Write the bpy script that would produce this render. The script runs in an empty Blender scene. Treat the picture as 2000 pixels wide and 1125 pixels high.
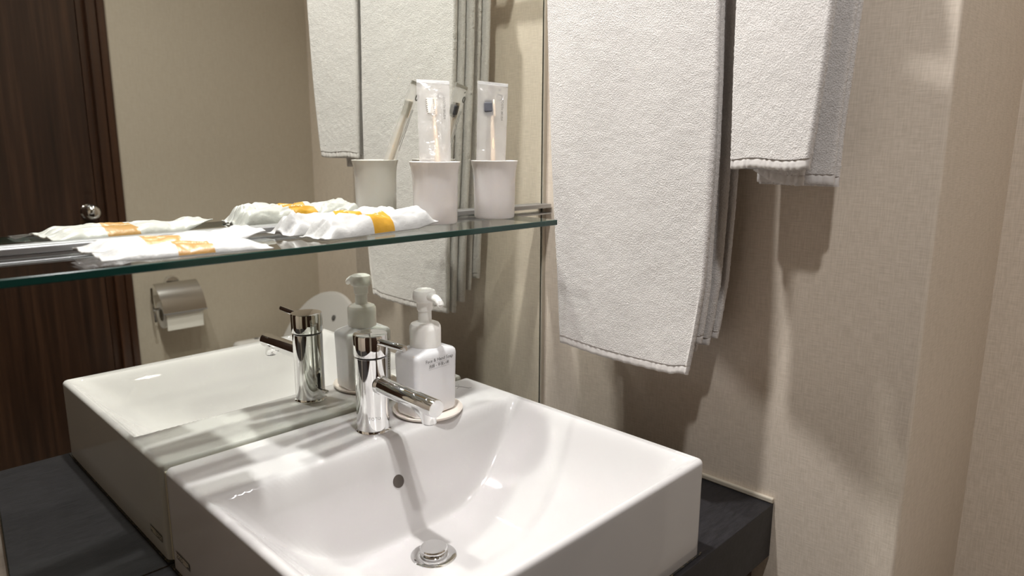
import bpy, bmesh, math, random
from mathutils import Vector, Matrix, noise
C = bpy.context.scene.collection
SC = bpy.context.scene
R = math.radians

# ------------------------------------------------------------------ camera
# metres; z=0 is the basin's top rim, y=0 the mirror face, the room is at y<0
cam_d = bpy.data.cameras.new('camera'); cam = bpy.data.objects.new('camera', cam_d); C.objects.link(cam)
F_PX, YAW, PITCH, ROLL = 1380.5, 0.7893, 0.1992, 0.0036
fw = Vector((math.sin(YAW)*math.cos(PITCH), math.cos(YAW)*math.cos(PITCH), -math.sin(PITCH)))
r0 = Vector((math.cos(YAW), -math.sin(YAW), 0)); u0 = r0.cross(fw)
rt = r0*math.cos(ROLL)+u0*math.sin(ROLL); up = -r0*math.sin(ROLL)+u0*math.cos(ROLL)
cam.matrix_world = Matrix(((rt.x, up.x, -fw.x, -.27219), (rt.y, up.y, -fw.y, -.87986), (rt.z, up.z, -fw.z, .39128), (0, 0, 0, 1)))
cam_d.sensor_width = 36; cam_d.lens = F_PX/2000*36; cam_d.clip_start = .02
cam_d.dof.use_dof = True; cam_d.dof.focus_distance = 1.04; cam_d.dof.aperture_fstop = 5.0
SC.camera = cam

# ------------------------------------------------------------------ world, lamps, exposure
W = bpy.data.worlds.new('world'); SC.world = W; W.use_nodes = True
W.node_tree.nodes['Background'].inputs[0].default_value = (1, .95, .88, 1)
W.node_tree.nodes['Background'].inputs[1].default_value = .0
SC.view_settings.view_transform = 'Standard'; SC.view_settings.look = 'None'
SC.view_settings.gamma = 1; SC.view_settings.use_curve_mapping = False
SC.view_settings.exposure = 0.14
SC.cycles.max_bounces = 14; SC.cycles.diffuse_bounces = 6; SC.cycles.glossy_bounces = 8
SC.cycles.transparent_max_bounces = 16; SC.cycles.transmission_bounces = 10
SC.cycles.caustics_reflective = True; SC.cycles.blur_glossy = 0.0
SC.cycles.sample_clamp_indirect = 0
SC.cycles.use_guiding = True
CEIL = 1.60
LAMPS = [(.177, -.250, 10.0, .030), (.06, -.84, 7.0, .034), (.78, -1.12, 1.7, .04)]  # last entry is a weak added fill that brightens the wall end
for lx, ly, pw, rad in LAMPS:
    ld = bpy.data.lights.new('downlight_beam', 'AREA'); ld.shape = 'DISK'; ld.size = rad*2; ld.energy = pw; ld.spread = R(125)
    ld.color = (1, .992, .985)
    lo = bpy.data.objects.new('downlight_beam', ld); lo.location = (lx, ly, CEIL-.012); C.objects.link(lo)

# ------------------------------------------------------------------ helpers
def world_loc(o):
    v = Vector((0, 0, 0))
    while o: v = v+o.location; o = o.parent
    return v
def mkobj(name, verts, faces, mat=None, parent=None, smooth=False, origin=None, mats=None, midx=None, autosm=None):
    me = bpy.data.meshes.new(name)
    if parent is not None: off = world_loc(parent)
    elif origin is not None: off = Vector(origin)
    else:
        xs = [v[0] for v in verts]; ys = [v[1] for v in verts]; zs = [v[2] for v in verts]
        off = Vector(((min(xs)+max(xs))/2, (min(ys)+max(ys))/2, min(zs)))
    me.from_pydata([(v[0]-off.x, v[1]-off.y, v[2]-off.z) for v in verts], [], faces)
    if mats:
        for m in mats: me.materials.append(m)
        if midx: me.polygons.foreach_set('material_index', midx)
    elif mat: me.materials.append(mat)
    if smooth: me.polygons.foreach_set('use_smooth', [True]*len(me.polygons))
    me.update()
    o = bpy.data.objects.new(name, me); C.objects.link(o)
    if parent is not None: o.parent = parent
    else: o.location = off
    if autosm is not None:
        bm = bmesh.new(); bm.from_mesh(me)
        for e in bm.edges:
            if len(e.link_faces) == 2 and e.calc_face_angle(0) > autosm: e.smooth = False
        bm.to_mesh(me); bm.free()
    return o
def thing(name, loc, label, cat, group=None):
    o = bpy.data.objects.new(name, None); C.objects.link(o); o.location = loc; o.empty_display_size = .02
    return tag(o, label, cat, group)
def tag(o, label, cat, group=None):
    o['label'] = label; o['category'] = cat
    if group: o['group'] = group
    return o
def structure(o):
    o['kind'] = 'structure'; return o
class MB:
    def __init__(s): s.v = []; s.f = []
    def add(s, v, f):
        n = len(s.v); s.v += [tuple(p) for p in v]; s.f += [tuple(i+n for i in q) for q in f]; return s
    def box(s, x0, x1, y0, y1, z0, z1, bev=0, seg=2, M=None):
        bm = bmesh.new(); bmesh.ops.create_cube(bm, size=1)
        for v in bm.verts: v.co = Vector(((x0+x1)/2+v.co.x*(x1-x0), (y0+y1)/2+v.co.y*(y1-y0), (z0+z1)/2+v.co.z*(z1-z0)))
        if bev: bmesh.ops.bevel(bm, geom=list(bm.edges), offset=bev, segments=seg, profile=.5, affect='EDGES')
        if M is not None: bmesh.ops.transform(bm, matrix=M, verts=bm.verts)
        bm.verts.index_update(); s.add([v.co[:] for v in bm.verts], [[v.index for v in f.verts] for f in bm.faces]); bm.free(); return s
    def lathe(s, prof, o=(0, 0, 0), axis=(0, 0, 1), n=48, cap=True):
        a = Vector(axis).normalized(); q = a.to_track_quat('Z', 'Y'); V = []; F = []
        for r, z in prof:
            for k in range(n):
                t = 2*math.pi*k/n; V.append(Vector(o)+q @ Vector((r*math.cos(t), r*math.sin(t), z)))
        for j in range(len(prof)-1):
            for k in range(n):
                k2 = (k+1) % n; F.append((j*n+k, j*n+k2, (j+1)*n+k2, (j+1)*n+k))
        if cap:
            if prof[0][0] > 1e-6: F.append(tuple(reversed(range(n))))
            if prof[-1][0] > 1e-6: F.append(tuple((len(prof)-1)*n+k for k in range(n)))
        return s.add(V, F)
    def tube(s, pts, r, n=12, closed=False):
        P = [Vector(p) for p in pts]; V = []; F = []; m = len(P)
        rr = r if isinstance(r, (list, tuple)) else [r]*m
        ref = Vector((0, 0, 1))
        for i in range(m):
            if closed: t = (P[(i+1) % m]-P[i-1]).normalized()
            else: t = (P[min(i+1, m-1)]-P[max(i-1, 0)]).normalized()
            if abs(t.dot(ref)) > .95: ref = Vector((1, 0, 0))
            a = t.cross(ref).normalized(); b = t.cross(a).normalized(); ref = a.cross(t)
            for k in range(n):
                th = 2*math.pi*k/n; V.append(P[i]+(a*math.cos(th)+b*math.sin(th))*rr[i])
        for i in range(m if closed else m-1):
            for k in range(n):
                j = (i+1) % m; k2 = (k+1) % n; F.append((i*n+k, i*n+k2, j*n+k2, j*n+k))
        if not closed: F.append(tuple(range(n))); F.append(tuple((m-1)*n+k for k in reversed(range(n))))
        return s.add(V, F)
    def loft(s, rings, cap=True):
        n = len(rings[0]); V = [p for r in rings for p in r]; F = []
        for j in range(len(rings)-1):
            for k in range(n):
                k2 = (k+1) % n; F.append((j*n+k, j*n+k2, (j+1)*n+k2, (j+1)*n+k))
        if cap: F.append(tuple(reversed(range(n)))); F.append(tuple((len(rings)-1)*n+k for k in range(n)))
        return s.add(V, F)
    def build(s, name, mat, parent=None, smooth=False, ang=.6, origin=None):
        o = mkobj(name, s.v, s.f, mat, parent, smooth, origin)
        bm = bmesh.new(); bm.from_mesh(o.data); bmesh.ops.recalc_face_normals(bm, faces=bm.faces)
        if smooth:
            for e in bm.edges:
                if len(e.link_faces) == 2 and e.calc_face_angle(0) > ang: e.smooth = False
        bm.to_mesh(o.data); bm.free(); return o
def rrect(hx, hy, r, n=6, cx=0, cy=0, z=0, rot=0):
    pts = []
    for (sx, sy, a0) in ((1, 1, 0), (-1, 1, 90), (-1, -1, 180), (1, -1, 270)):
        for k in range(n+1):
            a = R(a0+90*k/n); x = sx*(hx-r)+r*math.cos(a); y = sy*(hy-r)+r*math.sin(a)
            pts.append((cx+x*math.cos(rot)-y*math.sin(rot), cy+x*math.sin(rot)+y*math.cos(rot), z))
    return pts
def text_mesh(body, size, mat, name, parent, M, fn=None, spacing=1.0, align='CENTER'):
    """flat lettering; M places it (x right, y up); fn maps each world vertex"""
    cu = bpy.data.curves.new(name, 'FONT'); cu.body = body; cu.size = size; cu.align_x = align; cu.align_y = 'CENTER'
    cu.space_character = spacing; cu.resolution_u = 2
    to = bpy.data.objects.new(name, cu); C.objects.link(to)
    dg = bpy.context.evaluated_depsgraph_get(); me = bpy.data.meshes.new_from_object(to.evaluated_get(dg))
    V = [M @ v.co for v in me.vertices]; Fc = [tuple(p.vertices) for p in me.polygons]
    bpy.data.objects.remove(to); bpy.data.curves.remove(cu)
    if fn: V = [fn(v) for v in V]
    if not V: return None
    return mkobj(name, V, Fc, mat, parent)
def frame(o, x, y):
    """matrix with origin o, local x axis x and local y axis y"""
    x = Vector(x).normalized(); y = Vector(y); z = x.cross(y).normalized(); y = z.cross(x)
    return Matrix(((x.x, y.x, z.x, o[0]), (x.y, y.y, z.y, o[1]), (x.z, y.z, z.z, o[2]), (0, 0, 0, 1)))
def lin(x, xs, ys):
    """piecewise linear with smooth ease"""
    if (xs[0] < xs[-1]) is False: xs = xs[::-1]; ys = ys[::-1]
    if x <= xs[0]: return ys[0]
    for i in range(len(xs)-1):
        if x <= xs[i+1]:
            t = (x-xs[i])/(xs[i+1]-xs[i]); return ys[i]+(ys[i+1]-ys[i])*t
    return ys[-1]
def sstep(a, b, x):
    t = min(1, max(0, (x-a)/(b-a))); return t*t*(3-2*t)

# ------------------------------------------------------------------ materials
def srgb(r, g, b):
    f = lambda c: (c/255/12.92) if c/255 <= .04045 else ((c/255+.055)/1.055)**2.4
    return (f(r), f(g), f(b), 1)
def mat(name, col, rough=.5, metal=0, spec=.5, coat=0, sss=0, trans=0, alpha=1):
    m = bpy.data.materials.new(name); m.use_nodes = True; b = m.node_tree.nodes['Principled BSDF']
    b.inputs['Base Color'].default_value = col; b.inputs['Roughness'].default_value = rough
    b.inputs['Metallic'].default_value = metal; b.inputs['Specular IOR Level'].default_value = spec
    b.inputs['Coat Weight'].default_value = coat; b.inputs['Coat Roughness'].default_value = .03
    b.inputs['Transmission Weight'].default_value = trans; b.inputs['Alpha'].default_value = alpha
    if sss: b.inputs['Subsurface Weight'].default_value = sss; b.inputs['Subsurface Radius'].default_value = (.01, .008, .006); b.inputs['Subsurface Scale'].default_value = .5
    return m
def N(m, t, **kw):
    n = m.node_tree.nodes.new(t)
    for k, v in kw.items(): setattr(n, k, v)
    return n
def L(m, a, b): m.node_tree.links.new(a, b)
def bsdf(m): return m.node_tree.nodes['Principled BSDF']
def coords(m, scale=(1, 1, 1)):
    g = N(m, 'ShaderNodeNewGeometry'); mp = N(m, 'ShaderNodeMapping'); mp.inputs['Scale'].default_value = scale
    L(m, g.outputs['Position'], mp.inputs['Vector']); return mp.outputs['Vector']
def add_bump(m, hsock, strength, dist, prev=None):
    b = N(m, 'ShaderNodeBump'); b.inputs['Strength'].default_value = strength; b.inputs['Distance'].default_value = dist
    L(m, hsock, b.inputs['Height'])
    if prev: L(m, prev, b.inputs['Normal'])
    L(m, b.outputs['Normal'], bsdf(m).inputs['Normal']); return b.outputs['Normal']
def noise_tex(m, vec, scale, detail=2, rough=.5):
    n = N(m, 'ShaderNodeTexNoise'); n.inputs['Scale'].default_value = scale; n.inputs['Detail'].default_value = detail
    n.inputs['Roughness'].default_value = rough; L(m, vec, n.inputs['Vector']); return n.outputs['Fac']
def ramp(m, sock, stops):
    r = N(m, 'ShaderNodeValToRGB'); e = r.color_ramp.elements
    e[0].position, e[0].color = stops[0]; e[1].position, e[1].color = stops[1]
    for p, c in stops[2:]: x = e.new(p); x.color = c
    L(m, sock, r.inputs['Fac']); return r.outputs['Color']
def mathn(m, op, a, b=None, v=None):
    n = N(m, 'ShaderNodeMath', operation=op); L(m, a, n.inputs[0])
    if b is not None: L(m, b, n.inputs[1])
    if v is not None: n.inputs[1].default_value = v
    return n.outputs[0]

def wallpaper(name, c1, c2):
    m = mat(name, c1, .75, spec=.3)
    va = coords(m, (620, 620, 45)); vb = coords(m, (50, 50, 680))
    n1 = noise_tex(m, va, 1, 2); n2 = noise_tex(m, vb, 1, 2); s = mathn(m, 'ADD', n1, n2)
    s2 = mathn(m, 'MULTIPLY', s, v=.5)
    L(m, ramp(m, s2, [(.36, c2), (.64, c1)]), bsdf(m).inputs['Base Color'])
    add_bump(m, s2, .35, .0006); return m
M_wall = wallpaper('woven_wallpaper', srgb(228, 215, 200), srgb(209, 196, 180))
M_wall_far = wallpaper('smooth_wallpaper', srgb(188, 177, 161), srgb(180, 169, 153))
M_ceil = mat('ceiling_white', srgb(225, 221, 212), .8)
M_floor = mat('floor_grey', srgb(120, 112, 102), .4)
M_mirror = mat('silvered_mirror', (.80, .815, .76, 1), 0.0, metal=1)
M_mirror_edge = mat('mirror_edge', srgb(40, 46, 36), .25)
M_ceramic = mat('white_ceramic', srgb(190, 187, 186), .06, spec=.5)
M_caulk = mat('sealant', srgb(190, 181, 165), .5)
M_chrome = mat('chrome', (.80, .80, .80, 1), .045, metal=1)
M_chrome_dark = mat('dark_gap', srgb(35, 33, 30), .4)
M_alu = mat('satin_aluminium', (.46, .46, .47, 1), .42, metal=1)
M_steel = mat('brushed_steel', (.55, .53, .5, 1), .22, metal=1)
M_counter = mat('black_laminate', srgb(34, 32, 32), .45, spec=.25)
v = coords(M_counter, (90, 420, 90)); n = noise_tex(M_counter, v, 1, 6, .7); add_bump(M_counter, n, .5, .0005)
v2 = coords(M_counter, (40, 190, 40)); L(M_counter, ramp(M_counter, noise_tex(M_counter, v2, 1, 6, .75), [(.3, srgb(26, 25, 26)), (.8, srgb(45, 43, 46))]), bsdf(M_counter).inputs['Base Color'])
M_wood = mat('walnut_veneer', srgb(66, 42, 28), .35, spec=.4)
v = coords(M_wood, (55, 55, 1.6)); n = noise_tex(M_wood, v, 1, 6, .62)
L(M_wood, ramp(M_wood, n, [(.3, srgb(34, 21, 14)), (.5, srgb(50, 32, 22)), (.72, srgb(70, 47, 33))]), bsdf(M_wood).inputs['Base Color'])
M_wood_frame = mat('walnut_frame', srgb(74, 45, 28), .3)
v = coords(M_wood_frame, (70, 70, 1.4)); L(M_wood_frame, ramp(M_wood_frame, noise_tex(M_wood_frame, v, 1, 5, .6), [(.3, srgb(44, 27, 18)), (.7, srgb(70, 44, 29))]), bsdf(M_wood_frame).inputs['Base Color'])
def terry():
    m = mat('terry_cotton', srgb(243, 237, 228), .95, spec=.1)
    bsdf(m).inputs['Sheen Weight'].default_value = .25; bsdf(m).inputs['Sheen Roughness'].default_value = .6
    v = coords(m, (1, 1, 1)); n1 = noise_tex(m, v, 260, 5, .8)
    vo = N(m, 'ShaderNodeTexVoronoi'); vo.inputs['Scale'].default_value = 620; L(m, v, vo.inputs['Vector'])
    s = mathn(m, 'ADD', n1, vo.outputs['Distance']); s = mathn(m, 'MULTIPLY', s, v=.6)
    nrm = add_bump(m, s, .65, .0013)
    L(m, ramp(m, s, [(.15, srgb(184, 178, 174)), (.7, srgb(212, 207, 204))]), bsdf(m).inputs['Base Color']); return m
M_terry = terry()
M_hem = mat('towel_hem_cotton', srgb(212, 207, 204), .85, spec=.15)
v = coords(M_hem, (1, 900, 1)); add_bump(M_hem, noise_tex(M_hem, v, 1, 2), .4, .0006)
M_cup = mat('white_melamine', srgb(208, 203, 201), .25, spec=.5, sss=.15)
v = coords(M_cup, (350, 350, 4)); add_bump(M_cup, noise_tex(M_cup, v, 1, 2), .12, .0005)
M_plastic = mat('white_plastic', srgb(218, 217, 219), .22, sss=.1)
M_pump = mat('milky_plastic', srgb(244, 242, 238), .3, sss=.08)
M_tray = mat('tray_plastic', srgb(222, 212, 203), .35)
M_packet = mat('packet_film', srgb(176, 175, 173), .4, sss=.1)
v = coords(M_packet, (1, 1, 1)); add_bump(M_packet, noise_tex(M_packet, v, 55, 4, .6), .5, .003)
def band(name, c):
    m = mat(name, c, .35); v = coords(m, (1, 1, 1)); add_bump(m, noise_tex(m, v, 55, 4, .6), .4, .003); return m
M_gold = band('gold_print', srgb(178, 132, 30)); M_tan = band('tan_print', srgb(165, 125, 70))
M_print_white = mat('white_print', srgb(245, 235, 215), .5)
M_ink = mat('grey_ink', srgb(80, 78, 76), .6)
M_ink_light = mat('pale_grey_ink', srgb(150, 147, 143), .6)
M_label_grey = mat('label_grey', srgb(92, 90, 88), .5)
M_etch = mat('etched_mark', (.45, .45, .45, 1), .4, metal=.6)
M_bristle = mat('white_bristle', srgb(200, 195, 186), .6); M_bristle_dark = mat('charcoal_bristle', srgb(62, 62, 70), .6)
M_handle = mat('beige_plastic', srgb(226, 205, 180), .35, sss=.1)
M_paper = mat('tissue_paper', srgb(232, 228, 220), .9)
M_toilet = mat('toilet_plastic', srgb(200, 196, 192), .25)
M_lamp = mat('lamp_lens', (1, 1, 1, 1)); bsdf(M_lamp).inputs['Emission Color'].default_value = (1, .95, .88, 1); bsdf(M_lamp).inputs['Emission Strength'].default_value = 6
def clear_film(name, tint, spec_mix, rough, milky):
    """thin clear sheet: transparent + gloss (+ milky diffuse)"""
    m = bpy.data.materials.new(name); m.use_nodes = True; nt = m.node_tree; nt.nodes.clear()
    out = N(m, 'ShaderNodeOutputMaterial'); tr = N(m, 'ShaderNodeBsdfTransparent'); tr.inputs[0].default_value = tint
    gl = N(m, 'ShaderNodeBsdfGlossy'); gl.inputs['Roughness'].default_value = rough
    fr = N(m, 'ShaderNodeFresnel'); gg = N(m, 'ShaderNodeNewGeometry'); mr = N(m, 'ShaderNodeMapRange')
    mr.inputs['To Min'].default_value = spec_mix; mr.inputs['To Max'].default_value = 1/spec_mix  # same outside index on both faces of the thin sheet
    L(m, gg.outputs['Backfacing'], mr.inputs['Value']); L(m, mr.outputs[0], fr.inputs['IOR'])
    mx = N(m, 'ShaderNodeMixShader'); L(m, fr.outputs[0], mx.inputs[0]); L(m, tr.outputs[0], mx.inputs[1]); L(m, gl.outputs[0], mx.inputs[2])
    last = mx.outputs[0]
    g = N(m, 'ShaderNodeNewGeometry'); n = N(m, 'ShaderNodeTexNoise'); n.inputs['Scale'].default_value = 70; n.inputs['Detail'].default_value = 3
    L(m, g.outputs['Position'], n.inputs['Vector'])
    if milky:
        dd = N(m, 'ShaderNodeBsdfDiffuse'); dd.inputs[0].default_value = (.9, .88, .86, 1)
        tl_ = N(m, 'ShaderNodeBsdfTranslucent'); tl_.inputs[0].default_value = (.9, .88, .86, 1)
        d = N(m, 'ShaderNodeMixShader'); L(m, dd.outputs[0], d.inputs[1]); L(m, tl_.outputs[0], d.inputs[2])
        m2 = N(m, 'ShaderNodeMixShader'); m2.inputs[0].default_value = milky; L(m, last, m2.inputs[1]); L(m, d.outputs[0], m2.inputs[2]); last = m2.outputs[0]
        bp = N(m, 'ShaderNodeBump'); bp.inputs['Strength'].default_value = .7; bp.inputs['Distance'].default_value = .003
        L(m, n.outputs['Fac'], bp.inputs['Height']); L(m, bp.outputs[0], gl.inputs['Normal']); L(m, bp.outputs[0], fr.inputs['Normal'])
    L(m, last, out.inputs[0]); return m
M_clear = clear_film('clear_glass_end', (1, 1, 1, 1), 1.01, 0.0, 0)
M_glass = clear_film('clear_glass', (.94, .965, .95, 1), 1.5, 0.0, 0)
M_glass_edge = mat('green_glass_edge', srgb(18, 52, 46), .12, spec=.6)
M_film = clear_film('clear_wrapper', (.95, .95, .95, 1), 1.5, .12, .36)
M_film2 = clear_film('clear_sleeve', (.93, .94, .95, 1), 1.5, .1, .12)

# ------------------------------------------------------------------ room
FL = -.76; XL = -.95; XC = .70; YC = -.6415; XR = 1.0818; YF = -1.4975
T = .1
structure(MB().box(XL-T, XR+T, YF-T, T, FL-T, FL).build('floor', M_floor))
structure(MB().box(XL-T, XR+T, YF-T, T, CEIL, CEIL+T).build('ceiling', M_ceil))
structure(MB().box(XL-T, XC, .006, T, FL, CEIL).build('wall_back', M_wall))
structure(MB().box(XL-T, XL, YF-T, .006, FL, CEIL).build('wall_left', M_wall))
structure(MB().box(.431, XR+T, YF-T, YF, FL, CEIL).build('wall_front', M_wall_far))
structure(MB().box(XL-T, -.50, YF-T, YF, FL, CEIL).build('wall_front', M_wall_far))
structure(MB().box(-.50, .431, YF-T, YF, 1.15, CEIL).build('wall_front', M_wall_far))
# right wall: a block that ends in a rounded outside corner, with a recess behind it
rings = []
for z in (FL, CEIL):
    rg = [(XR+T, T, z), (XC, T, z)]
    for k in range(9):
        a = R(180+90*k/8); rg.append((XC+.005+.005*math.cos(a), YC+.005+.005*math.sin(a), z))
    rg.append((XR+T, YC, z)); rings.append(rg)
structure(MB().loft(rings).build('wall_right', M_wall, smooth=True, ang=.5))
structure(MB().box(XR, XR+T, YF, YC, FL, CEIL).build('wall_recess', M_wall))
structure(MB().box(.6917, .6995, -.003, .006, -.134, CEIL).build('trim_1', M_caulk))     # sealant strip beside the mirror
structure(MB().box(.693, .70, -.472, -.005, -.134, -.1255, .002).build('trim_2', M_caulk))  # bead on the counter

# mirror
mir = thing('wall_mirror', (.2615, 0, -.134), 'large frameless wall mirror with dark green edge behind the basin', 'mirror')
MB().box(-.165, .6915, -.0002, .0055, -.133, 1.4).build('glass_body', M_mirror_edge, mir)
mkobj('mirror_face', [(-.1645, -.0004, -.1328), (.6882, -.0004, -.1328), (.6882, -.0004, 1.3995), (-.1645, -.0004, 1.3995)], [(0, 1, 2, 3)], M_mirror, mir)

# door in the wall opposite the mirror
dr = bpy.data.objects.new('door_1', None); C.objects.link(dr); dr.location = (0, YF, FL); structure(dr)
MB().box(-.44, .360, YF-.045, YF-.01, FL+.005, 1.09, .001).build('door_panel', M_wood, dr)
MB().box(.364, .383, YF-.06, YF-.018, FL, 1.15, .001).build('door_stop', M_wood_frame, dr)
MB().box(.383, .410, YF-.06, YF+.006, FL, 1.15, .002).box(-.50, .41, YF-.06, YF+.006, 1.1, 1.15, .002).box(-.50, -.444, YF-.06, YF+.006, FL, 1.1, .002).build('door_frame', M_wood_frame, dr)
MB().box(.410, .4315, YF-.06, YF+.014, FL, 1.15, .003).build('architrave', M_wood_frame, dr)
kb = MB().lathe([(0, .062), (.010, .0615), (.018, .057), (.0235, .048), (.0235, .040), (.018, .030), (.009, .024), (.009, .006), (.022, .005), (.022, 0)], (.335, YF-.01, .193), (0, 1, 0), 32).build('door_knob', M_chrome, dr, True)

d2 = bpy.data.objects.new('added_dark_door', None); C.objects.link(d2); d2.location = (XL, -1, FL); structure(d2)  # unseen dark door, added so the chrome reflects dark stripes
MB().box(XL+.0005, XL+.035, -1.44, -.62, FL+.005, 1.14, .001).build('door_panel', M_wood, d2)
MB().box(XL+.0005, XL+.045, -.615, -.57, FL, 1.2, .002).box(XL+.0005, XL+.045, -1.49, -1.445, FL, 1.2, .002).box(XL+.0005, XL+.045, -1.49, -.57, 1.145, 1.2, .002).build('door_frame', M_wood_frame, d2)

# vanity counter and cabinet
ct = MB().box(-.62, .6985, -.472, -.001, -.221, -.134, .0015).build('counter_top', M_counter)
tag(ct, 'black laminate counter slab running under the white basin to the right wall', 'counter')
cb = thing('vanity_cabinet', (.04, -.22, FL), 'dark walnut cabinet set back below the black counter', 'cabinet')
MB().box(-.6, .695, -.43, -.02, FL+.06, -.2215).box(-.57, .67, -.38, -.05, FL, FL+.06).build('body', M_wood, cb)
for k in range(3):
    x0 = -.598+k*.4315
    d = MB().box(x0, x0+.4275, -.449, -.4305, FL+.065, -.226, .001).build('door', M_wood, cb)
    MB().box(x0+.16, x0+.27, -.462, -.4485, -.262, -.254, .002).build('handle', M_steel, d)

# ------------------------------------------------------------------ basin
def smin(a, b, k):
    h = max(k-abs(a-b), 0)/k; return min(a, b)-h*h*k*.25
BW, BY0, BY1, BH = .5, -.0062, -.463, -.134
DEP = .130
def bowl_z(x, y):
    db = (-.128-y)*3.0
    df = (y+.455)*1.75
    u = (x-.25)/.240
    ds = DEP*(1-abs(u)**2.7) if abs(u) < 1 else -(abs(u)-1)*DEP*2.7
    ds = ds*1.02
    d = smin(ds, df, .05); d = smin(d, db, .016); d = smin(d, DEP, .012)
    k = .0075
    d = k*math.log1p(math.exp(max(-40, min(40, (d-.0035)/k))))
    return -d
def basin():
    def outer(x0, x1, y0, y1, r, n=20, m=70):
        pts = []
        cs = [((x1-r), (y1-r), 0), ((x0+r), (y1-r), 90), ((x0+r), (y0+r), 180), ((x1-r), (y0+r), 270)]
        for i, (cx, cy, a0) in enumerate(cs):
            for k in range(8):
                a = R(a0+90*k/7); pts.append((cx+r*math.cos(a), cy+r*math.sin(a)))
            nx, ny, na = cs[(i+1) % 4]; ex, ey = pts[-1]; a = R(na); sx, sy = nx+r*math.cos(a), ny+r*math.sin(a)
            for k in range(1, m):
                t = k/m; pts.append((ex+(sx-ex)*t, ey+(sy-ey)*t))
        return pts
    V = []; F = []; n = None
    def ring(ins, z, r):
        pts = outer(ins, BW-ins, BY1+ins, BY0-ins*.6, max(r-ins, .0012)); return [(x, y, z) for x, y in pts]
    rings = [ring(.0005, BH, .009), ring(0, BH+.002, .009)]
    for z in (-.1, -.06, -.03, -.012): rings.append(ring(0, z, .009))
    e = .0065
    for k in range(9):
        a = R(90*k/8); rings.append(ring(e*(1-math.cos(a)), -e+e*math.sin(a), .009))
    base = rings[-1]; cx, cy = .25, -.235
    for j in range(1, 190):
        t = 1-j/190
        t2 = t
        rg = []
        for (x, y, z) in base:
            xx = cx+(x-cx)*t2; yy = cy+(y-cy)*t2
            rg.append((xx, yy, bowl_z(xx, yy)))
        rings.append(rg)
    b = MB().loft(rings)
    o = b.build('basin_body', M_ceramic, bs, True, 1.2); return o
bs = thing('wash_basin', (.25, -.235, BH), 'white rectangular ceramic vessel basin on the black counter', 'sink')
basin()
# drain
zb = bowl_z(.241, -.231)+.0008
dn = MB().lathe([(.0295, zb-.004), (.0295, zb), (.027, zb+.0012), (.019, zb+.0005), (.0175, zb-.004)], (.241, -.231, 0), n=48, cap=False).build('drain_flange', M_chrome, bs, True)
MB().lathe([(.0001, zb-.003), (.0185, zb-.003)], (.241, -.231, 0), n=32, cap=False).build('drain_throat', M_chrome_dark, bs)
MB().lathe([(.0165, zb-.002), (.0165, zb+.002), (.0178, zb+.004), (.0178, zb+.010), (.0165, zb+.0115), (.0001, zb+.012)], (.241, -.231, 0), n=48).build('drain_plug', M_chrome, bs, True)
# overflow: a dark disc on the back slope, coloured as the shade inside a hole
oy = -.1475; oz = bowl_z(.249, oy); nv = Vector((0, -3.0, 1)).normalized()
MB().lathe([(.0096, .0002), (.0092, .0008), (.0088, .0002)], (.249, oy, oz), nv, 32, cap=False).build('overflow_rim', M_ceramic, bs, True)
MB().lathe([(.0001, .0003), (.009, .0003)], (.249, oy, oz), nv, 32, cap=False).build('overflow_shade_disc', mat('overflow_dark', srgb(74, 66, 60), .3), bs)
# sealant between basin and mirror, and dirt-speckled bead on the counter
MB().box(.004, .496, BY0-.0004, -.0008, -.130, -.0095, .001).build('sealant_bead', M_caulk, bs)
M_grout = mat('stained_bead', srgb(96, 82, 58), .7)
v = coords(M_grout, (1, 1, 1)); L(M_grout, ramp(M_grout, noise_tex(M_grout, v, 330, 4, .7), [(.55, srgb(16, 15, 14)), (.72, srgb(130, 110, 78))]), bsdf(M_grout).inputs['Base Color'])
MB().box(-.0022, .5022, BY1-.0022, -.002, BH, BH+.0018, .0006).build('base_bead', M_grout, bs)
# small grey maker's label low on the left side
lb = mkobj('maker_label', [(-.0006, -.0245, -.1035), (-.0006, -.0665, -.1035), (-.0006, -.0665, -.1135), (-.0006, -.0245, -.1135)], [(0, 1, 2, 3)], M_label_grey, bs)
text_mesh('TOTO', .0075, M_print_white, 'label_print', lb, frame((-.0009, -.0335, -.1085), (0, -1, 0), (0, 0, 1)))
mkobj('label_print', [(-.0009, -.045, -.1052), (-.0009, -.064, -.1052), (-.0009, -.064, -.1062), (-.0009, -.045, -.1062),
                      (-.0009, -.045, -.1077), (-.0009, -.064, -.1077), (-.0009, -.064, -.1087), (-.0009, -.045, -.1087),
                      (-.0009, -.045, -.1102), (-.0009, -.058, -.1102), (-.0009, -.058, -.1112), (-.0009, -.045, -.1112)], [(0, 1, 2, 3), (4, 5, 6, 7), (8, 9, 10, 11)], M_print_white, lb)
# faint scribbled mark on the back right of the deck
dm = MB().tube([(.452, -.028, .0003), (.459, -.040, .0003), (.463, -.052, .0003)], .0008, 6).tube([(.463, -.026, .0003), (.455, -.036, .0003), (.447, -.040, .0003)], .0005, 6).tube([(.462, -.050, .0003), (.468, -.052, .0003)], .0005, 6).build('deck_mark', M_ink_light, bs)

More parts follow.
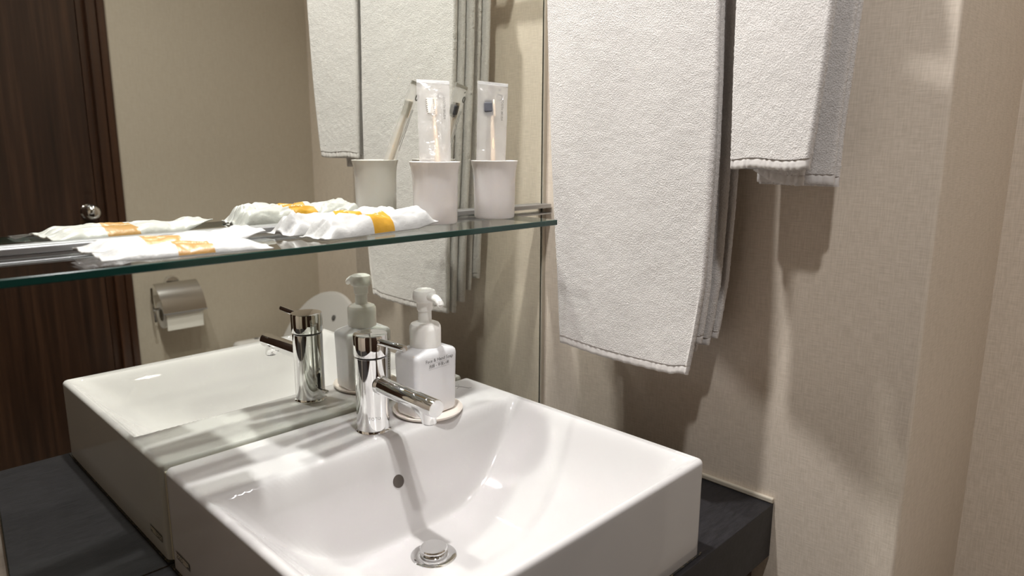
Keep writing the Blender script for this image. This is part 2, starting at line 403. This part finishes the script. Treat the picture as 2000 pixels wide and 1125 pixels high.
# ------------------------------------------------------------------ faucet
FX, FY = .2534, -.0862
fc = thing('mixer_tap', (FX, FY, 0), 'chrome single lever cylindrical mixer tap standing on the basin deck', 'faucet')
MB().lathe([(.0243, .0), (.0243, .002), (.0232, .0035), (.0228, .005)], (FX, FY, 0)).build('base_ring', M_chrome, fc, True)
MB().lathe([(.0226, .004), (.0226, .1072), (.0216, .1078)], (FX, FY, 0), n=64).build('body', M_chrome, fc, True)
MB().lathe([(.0210, .1070), (.0210, .1100)], (FX, FY, 0)).build('seam', M_chrome_dark, fc, True)
cp = MB().lathe([(.0225, .1096), (.0234, .1102), (.0236, .111), (.0236, .1375), (.0228, .1392), (.021, .1397), (.0001, .1397)], (FX, FY, 0), n=64).build('lever_cap', M_chrome, fc, True)
MB().lathe([(.0062, .018), (.0050, .021), (.0046, .024), (.0046, .0770), (.0042, .0780), (.0001, .0782)], (FX, FY, .1312), (0, -1, .03), n=32).build('lever', M_chrome, cp, True)
sp = MB().lathe([(.0118, .010), (.0118, .1395), (.0112, .1405), (.0001, .1406)], (FX, FY, .0712), (0, -1, -.018), n=48).build('spout', M_chrome, fc, True)
MB().lathe([(.0136, .0205), (.0132, .0235), (.0119, .026)], (FX, FY, .0712), (0, -1, -.018), n=48, cap=False).build('spout_collar', M_chrome, fc, True)
# nozzle faired into the underside of the spout
rg = []
for k, (z, ry, rx, yc) in enumerate([(.0655, .030, .0114, -.196), (.0600, .022, .0105, -.202), (.0555, .0145, .0098, -.208), (.0515, .0108, .0094, -.2105), (.0470, .0100, .0092, -.2115)]):
    rg.append([(FX+rx*math.cos(2*math.pi*q/36), yc+ry*math.sin(2*math.pi*q/36), z) for q in range(36)])
nz = MB().loft(rg).build('nozzle', M_chrome, fc, True, .9)
MB().lathe([(.0001, .0455), (.0078, .0455), (.0078, .0472)], (FX, -.2115, 0), n=24).build('aerator', M_chrome_dark, nz, True)
text_mesh('TOTO', .0062, M_etch, 'logo', fc, frame((FX, FY, .024), (1, 0, 0), (0, 0, 1)),
          lambda p: Vector((FX+.02285*math.sin((p.x-FX)/.0228-.5), FY-.02285*math.cos((p.x-FX)/.0228-.5), p.z)))
# pull-rod slot and knob on the side facing the mirror
MB().box(FX-.0003, FX+.0055, FY+.0212, FY+.0230, .022, .047, .0015).build('rod_slot', M_chrome_dark, fc)
MB().lathe([(.0018, .015), (.0018, .034), (.0032, .0345), (.0032, .042), (.0001, .0425)], (FX+.0025, FY, .021), (.05, 1, 0), n=20).build('pull_knob', M_chrome, fc, True)
MB().lathe([(.0022, .0215), (.0022, .0235), (.0001, .0237)], (FX+.0020, FY, .0535), (.05, 1, 0), n=16).build('grub_screw', M_alu, fc, True)

# ------------------------------------------------------------------ soap bottle on its tray
SX, SY = .3505, -.083
tr = MB().lathe([(.0001, .0008), (.043, .0008), (.046, .0018), (.0495, .0045), (.0515, .0062), (.0525, .0050), (.0500, .0010), (.047, 0), (.0001, 0)], (SX+.002, SY-.0, .0006), n=64, cap=False).build('soap_tray', M_tray, None, True)
tag(tr, 'round beige plastic coaster tray under the soap bottle', 'tray')
sb = thing('soap_bottle', (SX, SY, .0015), 'white square foam pump bottle of face and hand soap beside the tap', 'bottle')
rot = R(2.5); z0 = .0018
prof = [(.034, .0215, z0, .010), (.0375, .025, z0+.002, .0095), (.0388, .0258, z0+.006, .009), (.0393, .0263, .045, .009), (.0402, .0270, .085, .009),
        (.0403, .0271, .0905, .009), (.0395, .0266, .0945, .009), (.0370, .0256, .0972, .010), (.0325, .0245, .0988, .012), (.0255, .0235, .1010, .018), (.0225, .0220, .1030, .0215)]
MB().loft([rrect(a, b, r, 8, SX, SY, z, rot) for a, b, z, r in prof]).build('bottle_body', M_plastic, sb, True, 1.0)
MB().lathe([(.0215, .1015), (.0226, .1025), (.0229, .105), (.0231, .128), (.0226, .1325), (.0205, .1360), (.0165, .1378), (.0115, .1385), (.010, .1385)], (SX, SY, 0), n=56).build('collar', M_pump, sb, True)
MB().lathe([(.0098, .137), (.0098, .1545), (.0112, .1560), (.0118, .166), (.0125, .171)], (SX, SY, 0), n=40).build('stem', M_pump, sb, True)
hd = MB().lathe([(.0118, .1685), (.0150, .1695), (.0168, .1720), (.0172, .1775), (.0168, .1815), (.0152, .1850), (.0105, .1872), (.0001, .1880)], (SX, SY, 0), n=48).build('pump_head', M_pump, sb, True)
rg = []
for t in range(9):
    q = t/8; yy = SY-.010-.0265*q; zc = .1785-.0045*q-.004*max(0, q-.7)/.3; w = .0088*(1-q)+.0056*q; h = .0072*(1-q)+.0052*q
    rg.append([(SX+w*math.cos(2*math.pi*k/20), yy, zc+h*math.sin(2*math.pi*k/20)) for k in range(20)])
MB().loft(rg).build('nozzle', M_pump, hd, True, 1.0)
MB().lathe([(.0045, 0), (.0045, .006), (.0036, .0065)], (SX, SY-.0335, .1745), (0, -.25, -1), n=20).build('nozzle_tip', M_pump, hd, True)
fx, fy = math.cos(rot), math.sin(rot)
def on_face(px, z): # point on the -y face
    d = .0272; return (SX+px*fx+d*fy, SY+px*fy-d*fx, z)
text_mesh('Face & Hand Soap', .0072, M_ink, 'front_print', sb, frame(on_face(.003, .0865), (fx, fy, 0), (0, 0, 1)))
text_mesh('洗顔・手洗い用', .0056, M_ink, 'front_print', sb, frame(on_face(.002, .0780), (fx, fy, 0), (0, 0, 1)))
a, b = on_face(-.018, .0822), on_face(.022, .0822)
mkobj('print_rule', [a, b, (b[0], b[1], b[2]+.0002), (a[0], a[1], a[2]+.0002)], [(0, 1, 2, 3)], M_ink, sb)
a, b = on_face(-.018, .0738), on_face(.022, .0738)
mkobj('print_rule', [a, b, (b[0], b[1], b[2]+.0002), (a[0], a[1], a[2]+.0002)], [(0, 1, 2, 3)], M_ink, sb)
# back print (seen in the mirror): a column of small lines
lv = []; lf = []
for k in range(13):
    zz = .078-k*.0042; d = -.0276; w = .013 if k % 4 != 3 else .009
    x0_, x1_ = .022-w, .022+.010
    pts = [(SX+px*fx+d*fy, SY+px*fy-d*fx, q) for px, q in ((x0_, zz), (x1_, zz), (x1_, zz+.0014), (x0_, zz+.0014))]
    n0 = len(lv); lv += pts; lf.append((n0+1, n0, n0+3, n0+2))
mkobj('back_print', lv, lf, M_ink_light, sb)

# ------------------------------------------------------------------ glass shelf
SZ = .2794; SH = .008; SYF = -.1655; SXR = .5465; SXL = -.20
sh = thing('glass_shelf', (.17, 0, SZ-SH), 'clear glass shelf with green edge held by an aluminium rail on the mirror', 'shelf')
# glass slab with its own edge material
g = mkobj('glass_panel', [(SXL, SYF, SZ-SH), (SXR, SYF, SZ-SH), (SXR, -.006, SZ-SH), (SXL, -.006, SZ-SH), (SXL, SYF, SZ), (SXR, SYF, SZ), (SXR, -.006, SZ), (SXL, -.006, SZ)],
          [(0, 3, 2, 1), (4, 5, 6, 7), (0, 1, 5, 4), (1, 2, 6, 5), (2, 3, 7, 6), (3, 0, 4, 7)], parent=sh, mats=[M_glass, M_glass_edge, M_clear], midx=[2, 0, 1, 1, 2, 1])
bmm = bmesh.new(); bmm.from_mesh(g.data)
bmesh.ops.bevel(bmm, geom=[e for e in bmm.edges if all(v.co.y+world_loc(sh).y < SYF+.001 for v in e.verts)], offset=.0007, segments=1, affect='EDGES', material=1); bmm.to_mesh(g.data); bmm.free()
MB().box(SXL, .698, -.018, -.0008, SZ+.0003, SZ+.0075, .001).build('rail_top', M_alu, sh)
MB().box(SXL, .698, -.018, -.0008, SZ-SH-.0030, SZ-SH-.0003, .0008).build('rail_bottom', M_alu, sh)

# ------------------------------------------------------------------ cups
def cup(cx, cy, label):
    o = thing('tumbler', (cx, cy, SZ), label, 'cup', 'white tumblers on the glass shelf')
    P = [(.0001, 0), (.0285, 0), (.0306, .0010), (.0314, .0035), (.0320, .030), (.0326, .060), (.0334, .072), (.0346, .080), (.0362, .0862), (.0368, .0880),
         (.0362, .0884), (.0350, .0862), (.0330, .078), (.0318, .066), (.0310, .04), (.0300, .006), (.028, .004), (.0001, .004)]
    MB().lathe(P, (cx, cy, SZ+.0003), n=72, cap=False).build('cup_wall', M_cup, o, True, .8)
    return o
cup(.3805, -.075, 'white flared tumbler nearer the packets, holding the white-bristled toothbrush')
cup(.4990, -.075, 'white flared tumbler nearer the right wall, holding the dark-bristled toothbrush')

# ------------------------------------------------------------------ wrapped toothbrushes
def brush(bl, br, tl, trr, label, dark, seed):
    bl, br, tl, trr = map(Vector, (bl, br, tl, trr))
    up_ = ((tl+trr)/2-(bl+br)/2); upn = up_.normalized()
    # extend down into the cup
    ext = .074; bl = bl-upn*ext; br = br-upn*ext
    w = (br-bl); nrm = w.cross(tl-bl).normalized()
    if nrm.y > 0: nrm = -nrm
    o = thing('wrapped_toothbrush', ((bl+br)/2)[:], label, 'toothbrush', 'wrapped toothbrushes in the tumblers')
    rnd = random.Random(seed)
    def P(u, v_, d=0):
        a = bl.lerp(br, u); b = tl.lerp(trr, u); return a.lerp(b, v_)+nrm*d
    # film pouch, front and back sheets
    for side, nm in ((1, 'wrapper_front'), (-1, 'wrapper_back')):
        V = []; F = []; nu, nv_ = 22, 64
        for j in range(nv_+1):
            for i in range(nu+1):
                u = i/nu; q = j/nv_
                bul = .0042*math.sin(math.pi*u)**.6*min(1, (1-q)/.08)**.6*min(1, q/.05)
                bul += .0016*noise.noise(Vector((u*3+seed, q*9, side*2.0)))*min(1, (1-q)/.05)
                uu = u+(.012*noise.noise(Vector((seed*3.1, q*7, u)))); narrow = (1 - .35*max(0, .28-q)/.28)
                uu = .5+(uu-.5)*narrow
                V.append(P(uu, q, side*bul))
        for j in range(nv_):
            for i in range(nu):
                a = j*(nu+1)+i; F.append((a, a+1, a+nu+2, a+nu+1))
        mkobj(nm, V, F, M_film, o, True)
    # seal strip on top and tear notch
    V = [P(0, .985, .0008), P(1, .985, .0008), P(1, 1.012, .0008), P(0, 1.012, .0008), P(0, .985, -.0008), P(1, .985, -.0008), P(1, 1.012, -.0008), P(0, 1.012, -.0008)]
    mkobj('seal_strip', V, [(0, 1, 2, 3), (7, 6, 5, 4), (3, 2, 6, 7), (0, 4, 5, 1), (1, 5, 6, 2), (0, 3, 7, 4)], M_packet, o)
    # the brush: handle, head, bristles (bristles point to picture left)
    H0 = P(.42, .04); hpts = []; rr = []
    for k in range(14):
        q = .04+.80*k/13; uu = .52+.05*math.sin(q*5); hpts.append(P(uu, q)); rr.append(.0038-.0014*sstep(.5, .75, q) if q > .1 else .003)
    MB().tube(hpts, rr, 12).build('brush_handle', M_handle, o, True)
    wn = w.normalized()
    hc = P(.545, .80)
    Mx = frame(hc, wn, upn)
    MB().box(-.002, .002, -.015, .013, -.0042, .0042, .0015, 2, Mx).build('brush_head', M_handle, o, True)
    br_ = MB()
    for i in range(8):
        for j in range(3):
            c0 = Mx @ Vector((-.002, -.011+i*.0031, -.0026+j*.0026)); c1 = Mx @ Vector((-.0135, -.011+i*.0031, -.0026+j*.0026))
            br_.tube([c0, c1], .0012, 6)
    b_ = br_.build('bristles', M_bristle_dark if dark else M_bristle, o)
    if not dark: MB().box(-.0125, -.0030, -.0125, .0125, -.0038, .0038, .001, 2, Mx).build('bristle_tuft', M_bristle, o)
    if dark: MB().box(-.0165, -.0030, -.008, .008, -.0055, .0055, .002, 2, Mx).build('bristle_tuft', M_bristle_dark, o)
    # lettering on the wrapper
    c = P(.80, .78, .0052); text_mesh('TOOTH BRUSH', .0050, M_ink, 'wrapper_print', o, frame(c, -upn, wn))
    c = P(.30, .93, .0045); text_mesh('H', .004, M_ink_light, 'wrapper_print', o, frame(c, wn, upn))
    # small print on the reverse side
    mb = MB().tube([P(.75, .90, -.0045)+(wn*math.cos(a)+upn*math.sin(a))*.0045 for a in [2*math.pi*k/20 for k in range(20)]], .0009, 6, True)
    mb.tube([P(.62, .50, -.0045), P(.66, .80, -.0048)], .0003, 5).tube([P(.74, .45, -.0045), P(.76, .80, -.0048)], .0003, 5)
    mb.tube([P(.70, .955, -.003), P(.80, .965, -.003)], .0007, 5)
    mb.build('reverse_print', M_ink, o)
    return o
brush((.3763, -.0461, .370), (.4174, -.0667, .370), (.404, -.0065, .485), (.444, -.0345, .483), 'white-bristled toothbrush in clear wrapper, standing in the tumbler nearer the packets', False, 1)
brush((.4870, -.0480, .370), (.5260, -.0715, .370), (.5094, -.0266, .4885), (.5540, -.0494, .485), 'dark-bristled toothbrush in clear wrapper, standing in the tumbler nearer the right wall', True, 5)

# ------------------------------------------------------------------ packets
def packet(cx, cy, ang, Ln, Wd, H, z0, seed, bandm, band_u, label, group, wr=1.0, endlift=(0, 0), text=True, crimp=.10):
    a = R(ang); ex = Vector((math.cos(a), math.sin(a), 0)); ey = Vector((-math.sin(a), math.cos(a), 0))
    nu, nv_ = 120, 44
    def hgt(u, w, top):
        e = min((u+1)/crimp/2, (1-u)/crimp/2, 1); e = sstep(0, 1, max(0, e))
        s = max(0, 1-abs(w)**2.6)**.55
        h = H*e*s
        nz_ = noise.noise(Vector((u*2.6+seed*7, w*1.6, seed))) ; nf = noise.noise(Vector((u*8+seed*3, w*5, seed+5)))
        rid = max(0, 1-abs(noise.noise(Vector((u*3.2+seed, w*1.2+u*1.5, seed+9))))*7)
        gat = math.exp(-((abs(u)-.80)/.10)**2)*math.sin(w*8.5+seed*1.7+2*noise.noise(Vector((w*2, seed, u))))
        wrk = wr*(H*.34*nz_+H*.04*nf-H*.13*rid+H*.07*gat)*s
        crk = .0020*wr*math.sin(w*4.2+seed*2+2*u)*(1-e)
        lift = endlift[0]*sstep(.55, 1, -u)+endlift[1]*sstep(.55, 1, u)
        base = lift+max(0, crk)*(1 if True else 0)
        if top: return base+max(.0010, h+wrk)+.0006
        return base+ (.0002 if lift+crk < .0008 else 0) + .12*h*0
    def pos(u, w, top):
        edge = 1+.03*noise.noise(Vector((u*5+seed, w*2, 3)))+.05*(1-min(1, min((u+1), (1-u))/.25))
        px = u*Ln/2*(1+.012*noise.noise(Vector((w*4+seed, 2, 1)))); py = w*Wd/2*edge
        p = Vector((cx, cy, z0))+ex*px+ey*py; p.z += hgt(u, w, top); return p
    o = thing('sealed_packet', (cx, cy, z0), label, 'packet', group)
    V = []; F = []; MI = []
    for top in (1, 0):
        off = len(V)
        for j in range(nv_+1):
            for i in range(nu+1):
                V.append(pos(-1+2*i/nu, -1+2*j/nv_, top))
        for j in range(nv_):
            for i in range(nu):
                q = off+j*(nu+1)+i; f = (q, q+1, q+nu+2, q+nu+1); F.append(f if top else f[::-1])
                u = -1+2*(i+.5)/nu; MI.append(1 if band_u[0] < u < band_u[1] else 0)
    n1 = (nu+1)*(nv_+1)
    def side(seq):
        for a_, b_ in zip(seq[:-1], seq[1:]): F.append((a_, a_+n1, b_+n1, b_)); MI.append(0)
    side([i for i in range(nu+1)]); side([j*(nu+1)+nu for j in range(nv_+1)]); side([nv_*(nu+1)+i for i in reversed(range(nu+1))]); side([j*(nu+1) for j in reversed(range(nv_+1))])
    mkobj('pouch', V, F, None, o, True, mats=[M_packet, bandm], midx=MI)
    if text:
        uc = (band_u[0]+band_u[1])/2; wdt = (band_u[1]-band_u[0])*Ln/2
        def f(p, dw):
            u = uc+(p.x)/(Ln/2); w = dw+p.y/(Wd/2); q = pos(max(-1, min(1, u)), max(-1, min(1, w)), 1); q.z += .0006; return q
        text_mesh('BRIGHTON', wdt*.165, M_print_white, 'band_print', o, Matrix.Identity(4), lambda p: f(p, -.12))
        text_mesh('HOTEL', wdt*.08, M_print_white, 'band_print', o, Matrix.Identity(4), lambda p: f(p, -.36))
    return o
Z1 = SZ+.0006
G1 = 'gold-banded packets beside the tumblers'; G2 = 'tan-banded packets at the left of the shelf'
packet(.252, -.105, 9, .195, .050, .0240, Z1, 1, M_gold, (-.22, .15), 'puffy white packet with gold band lying in front, against the tumblers', G1, .85, (0, .006))
packet(.236, -.055, 6, .195, .047, .0240, Z1+.0005, 2, M_gold, (-.16, .20), 'puffy white packet with gold band lying behind, next to the rail', G1, 1.0, (.001, .004))
packet(.006, -.128, -6, .165, .046, .0110, Z1, 3, M_tan, (-.17, .27), 'flat white packet with tan band nearest the shelf edge', G2, .8, (.002, 0), crimp=.16)
packet(.014, -.072, -3, .185, .052, .0130, Z1+.0005, 4, M_tan, (-.36, .04), 'flat white packet with tan band lying behind, next to the rail', G2, .8, (.003, .012), crimp=.16)
# clear plastic sleeve under the nearest tan packet
V = []; F = []
for j in range(9):
    for i in range(41):
        u, w = i/40, j/8
        x = -.098+.175*u; y = -.163+.045*w*(1-.3*u); z = Z1-.0002+.0006+.0035*abs(noise.noise(Vector((u*6, w*2, 4))))*(1-u)*(1-w*.5)+.004*math.exp(-((u-.15)/.1)**2)*(w)
        V.append((x, y, z))
for j in range(8):
    for i in range(40): q = j*41+i; F.append((q, q+1, q+42, q+41))
slv = mkobj('plastic_sleeve', V, F, M_film2, None, True); tag(slv, 'thin crumpled clear plastic sleeve along the shelf edge', 'wrapper')

# ------------------------------------------------------------------ towels on their rail
BX, BZ = .628, .760
rl = thing('towel_rail', (.66, -.33, BZ), 'chrome towel rail on the right wall carrying both white towels', 'towel rail')
MB().tube([(BX, -.045, BZ), (BX, -.615, BZ)], .0085, 20).build('bar', M_chrome, rl, True)
for yy in (-.052, -.605):
    MB().lathe([(.019, 0), (.019, .005), (.009, .008), (.009, .072)], (XC-.0002, yy, BZ), (-1, 0, 0), 28).build('bracket', M_chrome, rl, True)
def sheet(name, parent, xf, thick, near, far, zb, ztop, seed, m=M_terry, hem=.0, amp=.0012, wob=.002, endbev=None, dz=.0032):
    """hanging layer of terry: xf(y,z) front face, near(z)/far(z) its edges, zb(t) lower edge height, t 0..1 near->far"""
    nf = 90; nc = 7; nb = 16
    rings = []; nz_ = int((ztop-.1)/dz)
    r = thick/2
    def loop(z_of_t, hshrink=0, ribs=0):
        pts = []
        def P(t, dx, dy):
            z = z_of_t(t); y = near(z)+(far(z)-near(z))*t; x = xf(y, z)
            return x+dx, y+dy, z
        for i in range(nf+1):
            t = i/nf; p = P(t, 0, 0); w = wob*noise.noise(Vector((p[1]*9+seed, p[2]*4, seed)))
            nn = amp*.28*(noise.noise(Vector((p[1]*120, p[2]*120, seed)))+1.2*noise.noise(Vector((p[1]*28, p[2]*28, seed+3))))
            rib = ribs*math.sin(p[1]*620+4*noise.noise(Vector((p[1]*60, seed, 0))))
            pts.append((p[0]+w+nn+rib+hshrink, p[1], p[2]))
        for k in range(1, nc):
            a = math.pi*k/nc; p = P(1, 0, 0); nn = amp*1.2*noise.noise(Vector((p[2]*280, k, seed)))
            pts.append((p[0]+r-(r-hshrink)*math.cos(a), p[1]-(r*.9+nn)*math.sin(a), p[2]))
        for i in range(nb+1):
            t = 1-i/nb; p = P(t, 0, 0); w = wob*noise.noise(Vector((p[1]*9+seed, p[2]*4, seed)))
            pts.append((p[0]+w+thick-hshrink, p[1], p[2]))
        for k in range(1, nc):
            a = math.pi*k/nc; p = P(0, 0, 0); nn = amp*1.2*noise.noise(Vector((p[2]*280, k+9, seed)))
            pts.append((p[0]+r+(r-hshrink)*math.cos(a), p[1]+(r*.9+nn)*math.sin(a), p[2]))
        return pts
    zt = ztop; n = max(40, int((ztop-zb(.5))/dz))
    for j in range(n+1):
        q = j/n; sh_ = 0
        rings.append(loop(lambda t: zt+(zb(t)+hem-zt)*q))
    o = MB().loft(rings).build(name, m, parent, True, 1.3)
    if hem:
        hr = []
        for j in range(6):
            q = j/5; hs = thick*.06 if j not in (0,) else thick*.12
            hr.append(loop(lambda t: zb(t)+hem*(1-q)-.0005*math.sin(t*70+seed), hs+(thick*.10 if j == 5 else 0), .0004))
        MB().loft(hr).build('hem', M_hem, o, True, 1.0)
    return o
def over(name, parent, x0, x1, y0, y1, zt, t_, seed):
    """the part of the towel that passes over the rail"""
    cx = (x0+x1)/2; ro = (x1-x0)/2; ri = ro-t_
    rings = []
    for j in range(31):
        y = y0+(y1-y0)*j/30; rg = []
        for k in range(17): a = math.pi*k/16; rg.append((cx-ro*math.cos(a), y, zt+ro*math.sin(a)*.85))
        for k in range(17): a = math.pi*(1-k/16); rg.append((cx-ri*math.cos(a), y, zt+ri*math.sin(a)*.85))
        rings.append(rg)
    MB().loft(rings).build(name, M_terry, parent, True, 1.2)
ZT = .752
zs = [.05, .08, .14, .20, .30, .38, .48, .57, .75]
n1 = [-.149, -.148, -.145, -.142, -.134, -.127, -.120, -.115, -.108]
f1 = [-.376, -.381, -.390, -.397, -.400, -.401, -.399, -.395, -.390]
t1 = thing('bath_towel', (.62, -.26, .06), 'long thick white terry bath towel hanging nearer the mirror', 'towel')
def zb1(t): return .0735-.0050*math.sin(math.pi*min(1, t*1.0))-.002*t+.004*sstep(.88, 1, t)
tk = .0115
sheet('front_panel', t1, lambda y, z: .5765+.010*sstep(.35, .75, z)*0+.004*math.sin((y+.3)*14+z*5)*sstep(.5, .1, z), tk, lambda z: lin(z, zs, n1), lambda z: lin(z, zs, f1), zb1, ZT, 1, hem=.0135, amp=.0014, wob=.004)
sheet('folded_layer', t1, lambda y, z: .5925, tk, lambda z: lin(z, zs, n1)+.004, lambda z: lin(z, zs, f1)+.003-.004*sstep(.3, .1, z), lambda t: .118-.045*(1-t)+.002*math.sin(9*t), ZT, 2, hem=.011)
sheet('folded_layer', t1, lambda y, z: .6075, tk, lambda z: lin(z, zs, n1)+.012, lambda z: lin(z, zs, f1)+.012, lambda t: .093+.008*t, ZT-.03, 7, hem=.010)
sheet('back_panel', t1, lambda y, z: .6375, tk, lambda z: lin(z, zs, n1)-.004, lambda z: lin(z, zs, f1)+.010, lambda t: .104+.006*(1-t), ZT, 3, hem=.0115)
sheet('back_layer', t1, lambda y, z: .6525, tk, lambda z: lin(z, zs, n1)+.004, lambda z: lin(z, zs, f1)+.006, lambda t: .1125+.02*(1-t), ZT, 4, hem=.0115)
over('rail_fold', t1, .5765, .664, -.395, -.108, ZT, .024, 1)
zs2 = [.30, .36, .41, .48, .55, .75]
n2 = [-.4345, -.4335, -.4320, -.4290, -.4270, -.423]
f2 = [-.5300, -.5335, -.5385, -.5445, -.5490, -.556]
b2 = [-.5310, -.5310, -.5315, -.5350, -.5385, -.545]
t2 = thing('hand_towel', (.62, -.49, .345), 'short white terry hand towel hanging nearer the room corner', 'towel')
sheet('front_panel', t2, lambda y, z: .5775+(y+.432)*.22+.0*z, .0115, lambda z: lin(z, zs2, n2), lambda z: lin(z, zs2, f2), lambda t: .3620+.002*math.sin(t*6)+.004*t, ZT, 11, hem=.0125, amp=.0013)
sheet('folded_layer', t2, lambda y, z: .603, .0105, lambda z: lin(z, zs2, n2)-.020*sstep(.42, .35, z), lambda z: lin(z, zs2, b2)+.022, lambda t: .3435+.016*(1-t)**3, ZT, 12, hem=.0125)
sheet('back_layer', t2, lambda y, z: .6405, .0105, lambda z: lin(z, zs2, n2)-.006, lambda z: lin(z, zs2, b2)-.001, lambda t: .3445, ZT, 13, hem=.0125)
sheet('back_panel', t2, lambda y, z: .6535+(y+.53)*-.01, .0105, lambda z: lin(z, zs2, n2)-.003, lambda z: lin(z, zs2, b2)-.002, lambda t: .3415, ZT, 14, hem=.0125)
over('rail_fold', t2, .575, .664, -.545, -.43, ZT, .024, 2)

# ------------------------------------------------------------------ things seen in the mirror
tp = thing('paper_holder', (.55, YF, -.10), 'steel covered toilet paper holder on the wall opposite the mirror', 'paper holder')
MB().lathe([(.024, 0), (.024, .010), (.021, .016), (.0001, .017)], (.548, YF, -.050), (0, 1, 0), 32).build('wall_plate', M_chrome, tp, True)
MB().box(.536, .560, YF+.012, YF+.050, -.062, -.048, .004).build('hinge_arm', M_chrome, tp)
# cover plate curving down over the roll
rg = []
for k in range(13):
    q = k/12
    y_ = YF+.030+.075*math.sin(q*1.25)/math.sin(1.25); z_ = -.044-.085*q**1.5
    rg.append([(.482, y_, z_), (.615, y_, z_), (.615, y_+.0015, z_+.002), (.482, y_+.0015, z_+.002)])
MB().loft(rg).build('cover_plate', M_steel, tp, True, .9)
MB().box(.480, .617, YF+.1035, YF+.1075, -.1315, -.1270, .001).build('cover_lip', M_alu, tp)
MB().tube([(.470, YF+.05, -.120), (.626, YF+.05, -.120)], .005, 14).build('spindle', M_chrome, tp, True)
MB().tube([(.477, YF+.030, -.055), (.473, YF+.04, -.09), (.472, YF+.05, -.12), (.474, YF+.055, -.16)], .0035, 10).build('side_wire', M_chrome, tp, True)
ro = MB().lathe([(.02, 0), (.043, 0), (.043, .114), (.02, .114)], (.492, YF+.052, -.140), (1, 0, 0), 48, cap=False).build('paper_roll', M_paper, None, True)
tag(ro, 'white toilet paper roll on the steel holder', 'toilet paper')
MB().box(.493, .605, YF+.0945, YF+.0955, -.185, -.140).build('loose_sheet', M_paper, ro)

TY = -1.20
tl = thing('toilet', (.80, TY, FL), 'white toilet with raised lid in the recess opposite the mirror', 'toilet')
def oval(cx, cy, ax, ay, z, n=48, ex=2.3):
    pts = []
    for k in range(n):
        t = 2*math.pi*k/n; c, s = math.cos(t), math.sin(t)
        pts.append((cx+ax*math.copysign(abs(c)**(2/ex), c), cy+ay*math.copysign(abs(s)**(2/ex), s), z))
    return pts
MB().loft([oval(.76, TY, .20, .12, FL), oval(.75, TY, .21, .13, FL+.1), oval(.68, TY, .25, .17, FL+.28), oval(.65, TY, .25, .19, FL+.375), oval(.65, TY, .245, .182, FL+.385)]).build('bowl', M_ceramic, tl, True, .8)
MB().loft([oval(.645, TY, .245, .188, FL+.386), oval(.645, TY, .248, .192, FL+.400), oval(.645, TY, .235, .18, FL+.408)]).build('seat', M_toilet, tl, True, .8)
MB().box(.84, 1.075, TY-.19, TY+.19, FL+.30, FL+.415, .03, 4).build('cistern_unit', M_toilet, tl, True)
MB().box(.71, .86, -1.455, -1.40, FL+.38, FL+.488, .018, 4).build('control_arm', M_toilet, tl, True)
MB().lathe([(.008, 0), (.008, .002), (.0001, .003)], (.79, -1.428, FL+.488), (0, 0, 1), 16).build('control_button', M_label_grey, tl, True)
# raised lid leaning back
rg = []
for d, sc in ((-.012, .95), (-.008, 1), (.004, 1), (.008, .95)):
    pts = []
    for k in range(64):
        t = 2*math.pi*k/64; hy = .04+.232*sc*math.cos(t); hz = max(-.085, .228*sc*math.sin(t)); z = -.318+hz
        pts.append((.953+(z+.09)*.42+d, TY+hy, z))
    rg.append(pts)
ld_ = MB().loft(rg).build('lid', M_toilet, tl, True, .8)
for s_ in (1,): MB().lathe([(.009, 0), (.009, .004), (.0001, .005)], (.953+(-.163+.09)*.42-.0115, TY+s_*.088, -.163), (-1, 0, .42), 16).build('lid_bumper', M_label_grey, ld_, True)

# ceiling lamps: two room downlights, then one added fill in the same fitting
for k, (lx, ly, pw, rad) in enumerate(LAMPS):
    o = thing('ceiling_downlight', (lx, ly, CEIL), ['recessed ceiling downlight directly above the basin', 'recessed ceiling downlight in the middle of the room', 'added fill lamp shaped as a ceiling downlight above the toilet recess'][k], 'lamp')
    MB().lathe([(rad+.004, -.0002), (rad+.020, -.0002), (rad+.020, -.004), (rad+.006, -.008), (rad+.003, -.004)], (lx, ly, CEIL), n=40, cap=False).build('trim_ring', M_ceil, o, True)
    MB().lathe([(.0001, -.004), (rad+.004, -.004)], (lx, ly, CEIL), n=40, cap=False).build('lens', M_lamp, o)
